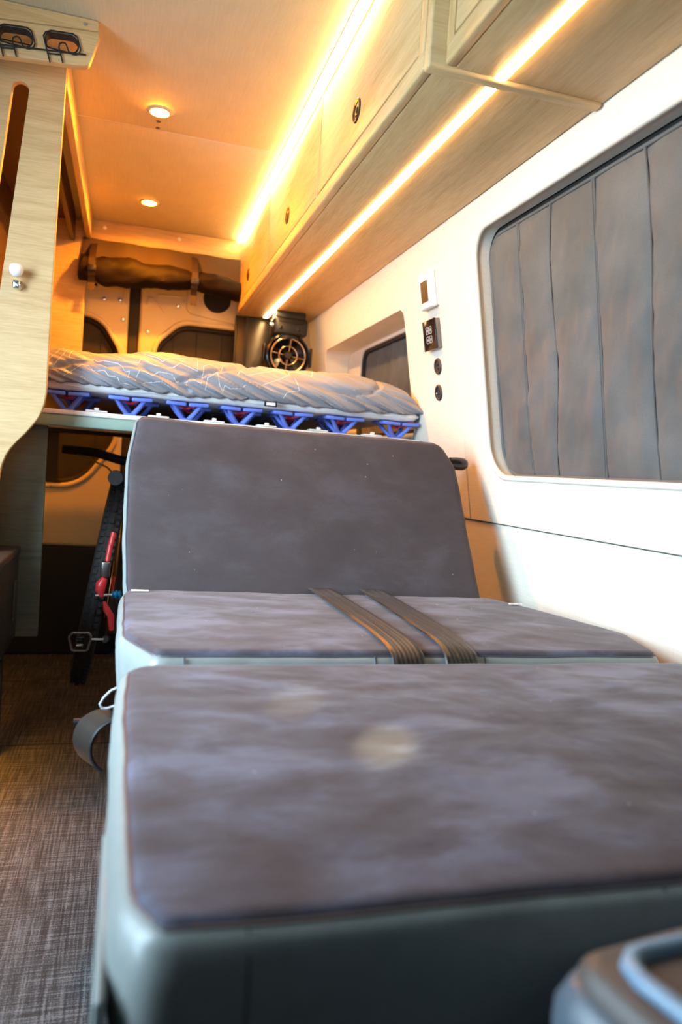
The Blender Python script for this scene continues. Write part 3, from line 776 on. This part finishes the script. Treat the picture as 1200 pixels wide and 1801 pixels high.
LINES = [
[(-.152,1.128),(-.156,1.103),(-.133,1.099),(-.097,1.106),(-.086,1.100),(-.072,1.105),(-.035,1.101),(-.023,1.093),(-.015,1.079),(-.004,1.082),(-.007,1.064),(.012,1.063),(.023,1.088),(.056,1.075),(.070,1.088),(.105,1.085),(.117,1.065),(.144,1.066),(.155,1.079),(.183,1.066),(.190,1.118),(.205,1.125),(.222,1.119),(.236,1.108),(.245,1.128)],
[(-.105,1.118),(-.069,1.134),(-.032,1.121),(-.013,1.109),(.017,1.107),(.027,1.121),(.054,1.107),(.089,1.099),(.111,1.105),(.126,1.119),(.173,1.100),(.174,1.136)],
[(-.166,1.052),(-.145,1.069),(-.125,1.085),(-.107,1.086),(-.095,1.072),(-.066,1.076),(-.055,1.063),(-.033,1.062),(-.028,1.049),(.005,1.045)],
[(.026,1.144),(.041,1.135),(.068,1.128),(.080,1.118),(.098,1.131),(.155,1.136)],
[(-.206,1.088),(-.193,1.108),(-.177,1.133)], [(-.192,1.079),(-.172,1.107),(-.163,1.131)],
[(.031,1.050),(.038,1.055),(.076,1.061),(.103,1.048)], [(-.126,1.050),(-.120,1.056),(-.112,1.048)],
[(.281,1.100),(.291,1.117),(.308,1.103),(.355,1.119),(.382,1.127),(.425,1.142)],
[(.195,1.05),(.200,1.085),(.215,1.094),(.226,1.105),(.232,1.070),(.242,1.050),(.246,1.070),(.262,1.061),(.294,1.065),(.304,1.076)],
[(.352,1.081),(.400,1.102),(.432,1.121),(.428,1.137)],
[(.409,1.049),(.419,1.066),(.455,1.075),(.444,1.117),(.437,1.130),(.453,1.137),(.499,1.123),(.509,1.146),(.557,1.149),(.548,1.152),(.503,1.150)]]
def solve_t(x, z):
    lo, hi = 1.0, 8.2
    for _ in range(26):
        m = (lo + hi) / 2
        if csurf(x, m).z < z: lo = m
        else: hi = m
    return lo
bm = bmesh.new()
for L in LINES:
    P = []
    for (xa, za), (xb, zb) in zip(L, L[1:]):
        nseg = max(2, int(math.hypot(xb - xa, zb - za) / .003))
        for k in range(nseg):
            f = k / nseg; P.append((xa + (xb - xa) * f + .0012 * noise.noise(Vector((xa * 90 + k * .5, za * 70, 0))), za + (zb - za) * f))
    P.append(L[-1]); TT = [solve_t(x, z) for x, z in P]
    # smooth the parameter a little so the ribbon follows the cloth
    pts = []
    for (x, z), t in zip(P, TT):
        p = csurf(x, t); du = csurf(x + .002, t) - p; dv = csurf(x, t + .03) - p; nn = du.cross(dv).normalized()
        if nn.y > 0 and nn.z < 0: nn = -nn
        pts.append((p, nn))
    prev = None
    for i, (p, nn) in enumerate(pts):
        d = (pts[min(i + 1, len(pts) - 1)][0] - pts[max(i - 1, 0)][0]).normalized(); s = d.cross(nn).normalized() * .0007
        cur = (bm.verts.new(p + s + nn * .0008), bm.verts.new(p - s + nn * .0008))
        if prev: bm.faces.new((prev[0], prev[1], cur[1], cur[0]))
        prev = cur
o = from_bm('printed_lines', bm, 'print_white', cf)

# ================================================================== BENCH / CUSHIONS
def resample(loop, n):
    L = [Vector(p) for p in loop]; seg = [(L[(i + 1) % len(L)] - L[i]).length for i in range(len(L))]; T = sum(seg); out = []; i = 0; acc = 0
    for k in range(n):
        d = T * k / n
        while acc + seg[i] < d and i < len(seg) - 1: acc += seg[i]; i += 1
        out.append(L[i].lerp(L[(i + 1) % len(L)], (d - acc) / max(seg[i], 1e-9)))
    return out
def cushion(parent, loop, z0, z1, M, crown=.006, bulge=.008, wr=.002, top='suede', side='vinyl', seed=0, n=200, pipe=True, edge=.010, dip=None):
    P = resample(loop, n); N = []
    for i in range(n):
        d = P[(i + 1) % n] - P[i - 1]; N.append(Vector((d.y, -d.x)).normalized())
    area2 = sum(P[i].x * P[(i + 1) % n].y - P[(i + 1) % n].x * P[i].y for i in range(n))
    if area2 < 0: N = [-v for v in N]
    c = sum(P, Vector((0, 0))) / n
    def wob(p, z, a): return a * fbm(Vector((p.x * 9, p.y * 9, z * 6 + seed)), 3)
    def ring(bm, off, z, w=0):
        return [bm.verts.new(M @ Vector((*(P[i] + N[i] * (off + wob(P[i], z, w))), z + wob(P[i], 7, w) * .6))) for i in range(n)]
    bm = bmesh.new(); h = z1 - z0
    rs = [ring(bm, o, z, .0025) for o, z in ((-.02, z0), (-.004, z0 + .006), (bulge * .5, z0 + .25 * h), (bulge, z0 + .5 * h), (bulge * 1.3, z1 - .32 * h), (bulge * 1.2, z1 - .22 * h), (bulge * .75, z1 - edge * 1.2 - .004), (0, z1 - edge * .9), (-.004, z1 - edge * .8))]
    for A, B in zip(rs, rs[1:]):
        for i in range(n): bm.faces.new((A[i], A[(i + 1) % n], B[(i + 1) % n], B[i]))
    bm.faces.new(rs[0][::-1])
    from_bm('side_band', bm, side, parent, True)
    bm = bmesh.new(); rs = [ring(bm, -.003, z1 - edge * .8, .0025), ring(bm, -.0045, z1 - edge * .35, .002), ring(bm, -.010, z1, .002)]
    K = 44
    for k in range(1, K):
        t = k / K; r_ = []
        for i in range(n):
            b = P[i] + N[i] * -.010; p = b.lerp(c, t); z = z1 + crown * (1 - (1 - t) ** 2.5) + wr * fbm(Vector((p.x * 11, p.y * 11, seed + 3)), 4) * min(1, t * 6)
            r_.append(bm.verts.new(M @ Vector((p.x, p.y, z))))
        rs.append(r_)
    for A, B in zip(rs, rs[1:]):
        for i in range(n): bm.faces.new((A[i], A[(i + 1) % n], B[(i + 1) % n], B[i]))
    bm.faces.new(rs[-1])
    from_bm('top_cover', bm, top, parent, True)
    if pipe: tube('seam_piping', [M @ Vector((*(P[i] + N[i] * (-.002 + wob(P[i], z1 - edge * .8, .0025))), z1 - edge * .8 + wob(P[i], 7, .0025) * .6)) for i in range(0, n, 2)], .0016, 'piping', parent, 6, True)

I4 = Matrix.Identity(4)
# bench base
bb = thing('bench', 'bench seat with tall reclined taupe suede backrest and dark base', 'bench', (.42, 1.3, 0))
box('plinth', .03, .86, 1.03, 1.60, 0, .40, 'black_matt', bb, .01)
box('side_panel', .004, .030, 1.02, 1.40, .33, .478, 'seat_base', bb, .008)
box('seat_frame', .03, .86, 1.02, 1.56, .40, .478, 'seat_base', bb, .01)
box('hinge_strip', .001, .0035, 1.075, 1.092, .42, .475, 'copper', bb, .001)
# middle cushion
mc = thing('bench_cushion', 'middle suede cushion of the bench, crossed by two dark webbing straps', 'cushion', (.43, 1.25, .48))
ML = arc_poly([(.008, 1.50, .02), (.008, 1.124, .05), (.050, 1.008, .015), (.848, 1.004, .02), (.893, 1.14, .05), (.838, 1.39, .10), (.80, 1.50, .03)], 8)
cushion(mc, ML, .48, .598, I4, .004, .006, .0022, seed=1, n=260)
for x in (.089, .36, .535): tube('front_seam', [(x, 1.006, .590), (x, 1.001, .582), (x, .998, .570), (x, .997, .560), (x, .999, .54), (x, 1.002, .51)], .0012, 'piping', mc, 6)
box('care_tag', .022, .055, 1.462, 1.470, .6005, .6025, 'label_white', mc)
box('care_tag', .795, .825, 1.400, 1.408, .6005, .6025, 'label_white', mc)
# straps
def strap(label, xa, xb, xw, seed):
    t = thing('webbing_strap', label, 'strap', (xa, 1.02, .5), 'webbing straps over the middle cushion')
    prof = [(1.515, .606), (1.40, .6075), (1.25, .608), (1.12, .608), (1.05, .606), (1.018, .602), (1.000, .596), (.990, .585), (.986, .566), (.985, .54)]
    bm = bmesh.new(); prev = None
    for i, (y, z) in enumerate(prof):
        f = (1.515 - y) / .52; xc = xa + (xb - xa) * f; cur = []
        for s in range(9):
            q_ = s / 8 - .5; cur.append(bm.verts.new((xc + q_ * xw, y, z + .0012 * math.cos(q_ * 20) + (.002 * seed * q_ if i in (4, 5) else 0))))
        if prev:
            for s in range(8): bm.faces.new((prev[s], prev[s + 1], cur[s + 1], cur[s]))
        prev = cur
    o = from_bm('band', bm, 'webbing', t, True); md = o.modifiers.new('thick', 'SOLIDIFY'); md.thickness = .0018; md.offset = 0
    return t
strap('dark ribbed webbing strap, left of the two over the middle cushion', .407, .408, .050, 1)
strap('dark ribbed webbing strap, right of the two over the middle cushion', .520, .492, .053, -2)
# front cushion
fc = thing('bench_cushion', 'large front suede cushion with grey vinyl sides, nearest the camera', 'cushion', (.45, .7, .44))
FL = arc_poly([(.012, .985, .045), (.011, .64, .3), (.014, .455, .06), (.030, .416, .012), (.886, .416, .04), (.886, .985, .04)], 10)
cushion(fc, FL, .44, .588, I4, .004, .009, .0028, seed=11, n=300, edge=.007)
for x in (.083, .372): tube('front_seam', [(x, .4155, .582), (x, .4095, .574), (x, .4053, .556), (x, .4043, .541), (x, .407, .514), (x, .4115, .477)], .0011, 'piping', fc, 6)
fb = thing('extension_box', 'dark box carrying the front cushion, with a grey vinyl side flap', 'box', (.45, .7, 0))
box('box', .03, .88, .45, .97, 0, .438, 'black_matt', fb, .01)
box('side_flap', -.002, .005, .42, .62, .40, .545, 'vinyl', fb, .003, 2, Matrix.Identity(4))
# backrest
tilt = math.atan2(.19, .352); Lh = math.hypot(.19, .352)
ux, uy = Vector((1, 0, 0)), Vector((0, math.sin(tilt), math.cos(tilt))); uz = ux.cross(uy)
if uz.y > 0: uz = -uz
BM = basis(Vector((0, 1.505, .585)) - uz * 0, ux, uy, uz)
BL = arc_poly([(.014, 0, .01), (.784, 0, .01), (.770, .345, .04), (.738, Lh + .012, .035), (.020, Lh + .012, .016), (.004, Lh - .10, .2), (.006, .12, .2)], 8)
br = box('backrest', .02, .76, .02, Lh - .02, -.11, -.077, 'black_plastic', bb, .01, 2, BM)
cushion(br, BL, -.075, 0, BM, .004, .004, .0018, seed=21, n=260, edge=.008, top='suede_back')
# recliner knob by the wall
kn = thing('recliner_knob', 'black rounded knob at the backrest edge beside the wall', 'knob', (.79, 1.72, .88))
lathe('shaft', [(.010, -.02), (.010, .06)], basis((.745, 1.735, .897), (0, 1, 0), (0, 0, 1), (1, 0, 0)), 'black_plastic', kn, 16)
lathe('ball', [(.010, -.02), (.015, -.018), (.0165, 0), (.016, .018), (.011, .028), (0, .031)], basis((.800, 1.735, .897), (0, 1, 0), (0, 0, 1), (1, 0, 0)), 'black_gloss', kn, 24)
# curved handle and cable loop at the bench side
hd = thing('curved_handle', 'shiny brown-black curved band at the foot of the bench side', 'handle', (-.01, 1.2, .37))
bm = bmesh.new(); prev = None
for k in range(19):
    a = math.radians(85 + 150 * k / 18); cur = []
    for r, y in ((.046, 1.175), (.046, 1.225), (.042, 1.225), (.042, 1.175)):
        cur.append(bm.verts.new((.016 + r * math.cos(a) - (y - 1.175) * .55, y, .405 + r * 1.0 * math.sin(a))))
    if prev:
        for q_ in range(4): bm.faces.new((prev[q_], prev[(q_ + 1) % 4], cur[(q_ + 1) % 4], cur[q_]))
    else: bm.faces.new(cur)
    prev = cur
bm.faces.new(prev[::-1]); from_bm('band', bm, 'seat_base', hd, True)
tube('edge_bead', [(.016 + .045 * math.cos(a), 1.175, .405 + .045 * math.sin(a)) for a in [math.radians(85 + 150 * k / 18) for k in range(19)]], .003, 'black_plastic', hd, 6)
tube('mounting_pin', [(-.06, 1.27, .415), (.02, 1.27, .415)], .006, 'black_plastic', hd, 8)
tube('base_link', [(.016, 1.21, .36), (.016, 1.21, .0)], .006, 'black_plastic', hd, 8)
tag(tube('cable_loop', [(.006, 1.2, .492), (-.004, 1.2, .487), (-.014, 1.2, .476), (-.019, 1.2, .466), (-.016, 1.2, .460), (-.008, 1.2, .459), (.006, 1.2, .464)], .0022, 'cable_grey', None, 6, False, (0, 1.2, .475)), 'thin grey cable loop sticking out of the bench side', 'cable')

# front seat corner at lower right
fs = thing('front_seat', 'blurred grey vinyl seat corner with light piping at the lower right', 'seat', (.42, .18, 0))
ang = math.radians(8)
SM = Matrix.Translation((.240, .344, 0)) @ Matrix.Rotation(ang, 4, 'Z')
SLp = arc_poly([(0, 0, .02), (.36, 0, .05), (.36, -.44, .05), (0, -.44, .05)], 8)
cushion(fs, SLp, .47, .600, SM, .010, .006, .0, top='seat_top', side='vinyl_light', seed=31, n=160, pipe=False, edge=.016) if False else None
plain('seat_top', (.085, .07, .063), .5, 0, .05, 20)
cushion(fs, SLp, .47, .600, SM, .010, .006, .0, top='seat_top', side='vinyl_light', seed=31, n=160, pipe=False, edge=.016)
PP = resample(SLp, 120); cc = sum(PP, Vector((0, 0))) / 120
tube('piping', [SM @ Vector((*(p + (cc - p).normalized() * .030),   .6035)) for p in PP], .0055, 'seat_piping', fs, 8, True)
box('seat_box', .05, .32, -.40, -.05, .12, .468, 'black_matt', fs, .01, 2, SM)
box('pedestal', .09, .28, -.34, -.10, 0, .12, 'black_matt', fs, .01, 2, SM)

# ================================================================== GARAGE UNDER THE BED, LEFT CABINET
ps = thing('support_panel', 'green-grey laminate support panel under the left end of the bed', 'panel', (-.28, 2.13, 0))
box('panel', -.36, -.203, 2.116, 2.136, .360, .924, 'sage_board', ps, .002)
box('plinth', -.36, -.30, 2.20, 2.24, 0, .924, 'black_matt', ps)
bx = thing('fridge_box', 'black box cabinet under the wardrobe at the left edge', 'cabinet', (-.55, 1.85, 0))
box('body', -.86, -.256, 1.60, 2.105, .36, .600, 'black_plastic', bx, .006)
box('lid', -.86, -.253, 1.598, 2.107, .583, .604, 'black_matt', bx, .004)
box('grip', -.2575, -.2535, 2.03, 2.065, .42, .52, 'dark_ring', bx, .002)
box('plinth', -.86, -.46, 1.64, 2.08, 0, .36, 'black_matt', bx)
tl = thing('toe_light', 'hidden warm strip under the black box lighting the floor', 'light strip', (-.36, 1.85, .35))
box('diffuser', -.42, -.40, 1.66, 2.08, .356, .3595, 'toe_emit', tl)
box('lip', -.396, -.390, 1.64, 2.10, .338, .3595, 'black_matt', tl)  # lips added to keep the strip's light off the support panel
box('lip', -.42, -.39, 2.085, 2.09, .338, .3595, 'black_matt', tl)
gl = thing('garage_light', 'small warm lamp under the bed deck lighting the rear door', 'light', (-.45, 3.02, .94))
box('housing', -.49, -.41, 2.98, 3.06, .945, .9545, 'white_plastic', gl)
box('lens', -.48, -.42, 2.99, 3.05, .940, .945, 'garage_emit', gl)

# bicycle stored under the bed
bk = thing('mountain_bike', 'dark mountain bike with knobby tyre and red brake fork under the bed', 'bicycle', (-.06, 2.5, 0))
lean = Matrix.Translation((-.062, 2.56, .455)) @ Matrix.Rotation(math.radians(8.5), 4, 'Y')
R0 = .315
tube('tyre', [lean @ Vector((0, R0 * math.cos(a), R0 * math.sin(a))) for a in [2 * PI * k / 72 for k in range(72)]], .029, 'tyre', bk, 14, True)
bm = bmesh.new()
for k in range(96):
    a = 2 * PI * k / 96
    for j, w in ((-1, .6), (0, .0), (1, .6)):
        if (k + j) % 2 and j == 0: continue
        b = w * j * 1.0; rr = R0 + .0295 * math.cos(b); xx = .0295 * math.sin(b)
        bm_box(bm, xx - .006, xx + .006, -.006, .006, -.002, .005, 0, 1, lean @ Matrix.Rotation(a - PI / 2, 4, 'X') @ Matrix.Translation((0, 0, rr)))
kb_ = from_bm('tread_knobs', bm, 'tyre', bk); kb_['kind'] = 'stuff'
tube('rim', [lean @ Vector((0, (R0 - .032) * math.cos(a), (R0 - .032) * math.sin(a))) for a in [2 * PI * k / 48 for k in range(48)]], .010, 'black_plastic', bk, 8, True)
tube('fork_leg', [(-.022, 2.20, .640), (-.030, 2.19, .600), (-.036, 2.18, .555)], [.008, .008, .007], 'bike_red', bk, 10)
box('caliper', -.052, -.026, 2.165, 2.19, .515, .562, 'steel_dark', bk, .006, 3)
tube('dropout', [(-.040, 2.17, .515), (-.048, 2.168, .498), (-.050, 2.166, .480), (-.044, 2.164, .463)], [.008, .015, .013, .006], 'bike_red', bk, 12)
tube('dropout', [(-.038, 2.172, .448), (-.030, 2.176, .425), (-.018, 2.18, .405), (-.014, 2.182, .365)], [.004, .010, .010, .007], 'bike_red', bk, 10)
tube('fork_leg', [(-.016, 2.2, .515), (-.019, 2.2, .480), (-.014, 2.2, .455)], .005, 'bike_red', bk, 8)
lathe('rotor', [(0, .0), (.082, .0), (.082, .002), (0, .002)], basis((-.0275, 2.245, .470), (0, 1, 0), (.1, 0, 1), (1, 0, 0)), 'copper', bk, 36)
tube('axle', [(-.062, 2.165, .466), (-.005, 2.165, .470)], .0045, 'chrome', bk, 10)
lathe('hub', [(.006, -.012), (.013, -.010), (.008, -.004), (.013, .002), (.008, .008), (.013, .012), (.005, .016)], basis((-.008, 2.165, .470), (0, 1, 0), (0, 0, 1), (1, 0, 0)), 'bike_blue', bk, 20)
# pedal with crank
PC = Vector((-.096, 2.17, .335))
pl = arc_poly([(-.020, -.026, .006), (.020, -.026, .006), (.030, .012, .008), (.022, .024, .008), (-.022, .024, .008), (-.030, .012, .008)], 4)
tube('pedal_cage', [(PC.x + p.x, PC.y, PC.z + p.y) for p in pl], .0034, 'steel_dark', bk, 8, True)
box('pedal_body', PC.x - .012, PC.x + .012, PC.y - .02, PC.y + .02, PC.z + .002, PC.z + .018, 'black_gloss', bk, .004)
box('pedal_plate', PC.x - .009, PC.x + .009, PC.y - .024, PC.y - .02, PC.z - .008, PC.z - .002, 'chrome', bk, .001)
for i, p in enumerate(resample(pl, 16)):
    lathe('pedal_pin', [(.002, 0), (.002, .006), (0, .0065)], basis((PC.x + p.x, PC.y - .003, PC.z + p.y), (1, 0, 0), (0, 0, 1), (0, -1, 0)), 'steel_dark', bk, 6)
tube('pedal_spindle', [(PC.x + .030, PC.y, PC.z + .006), (PC.x + .062, PC.y, PC.z + .006)], .004, 'chrome', bk, 8)
tube('crank_arm', [(PC.x + .066, PC.y, PC.z + .006), (PC.x + .070, PC.y + .17, PC.z - .03)], .010, 'black_plastic', bk, 8)
tube('down_tube', [(PC.x + .085, 2.36, .30), (.02, 2.9, .75)], .024, 'black_plastic', bk, 12)
tube('handlebar', [(-.21, 2.75, .87), (-.10, 2.72, .865), (-.02, 2.70, .845), (.06, 2.70, .84)], .016, 'black_plastic', bk, 10)
lathe('grip', [(0, -.01), (.020, -.01), (.022, .0), (.017, .004), (.017, .10)], basis((-.025, 2.19, .795), (0, 0, 1), (1, 0, 0), (.1, 1, .0)), 'black_matt', bk, 18)
tube('brake_cable', [(-.16, 2.70, .855), (-.10, 2.60, .835), (-.055, 2.45, .82), (-.03, 2.3, .80), (-.02, 2.22, .785)], .003, 'black_plastic', bk, 6)
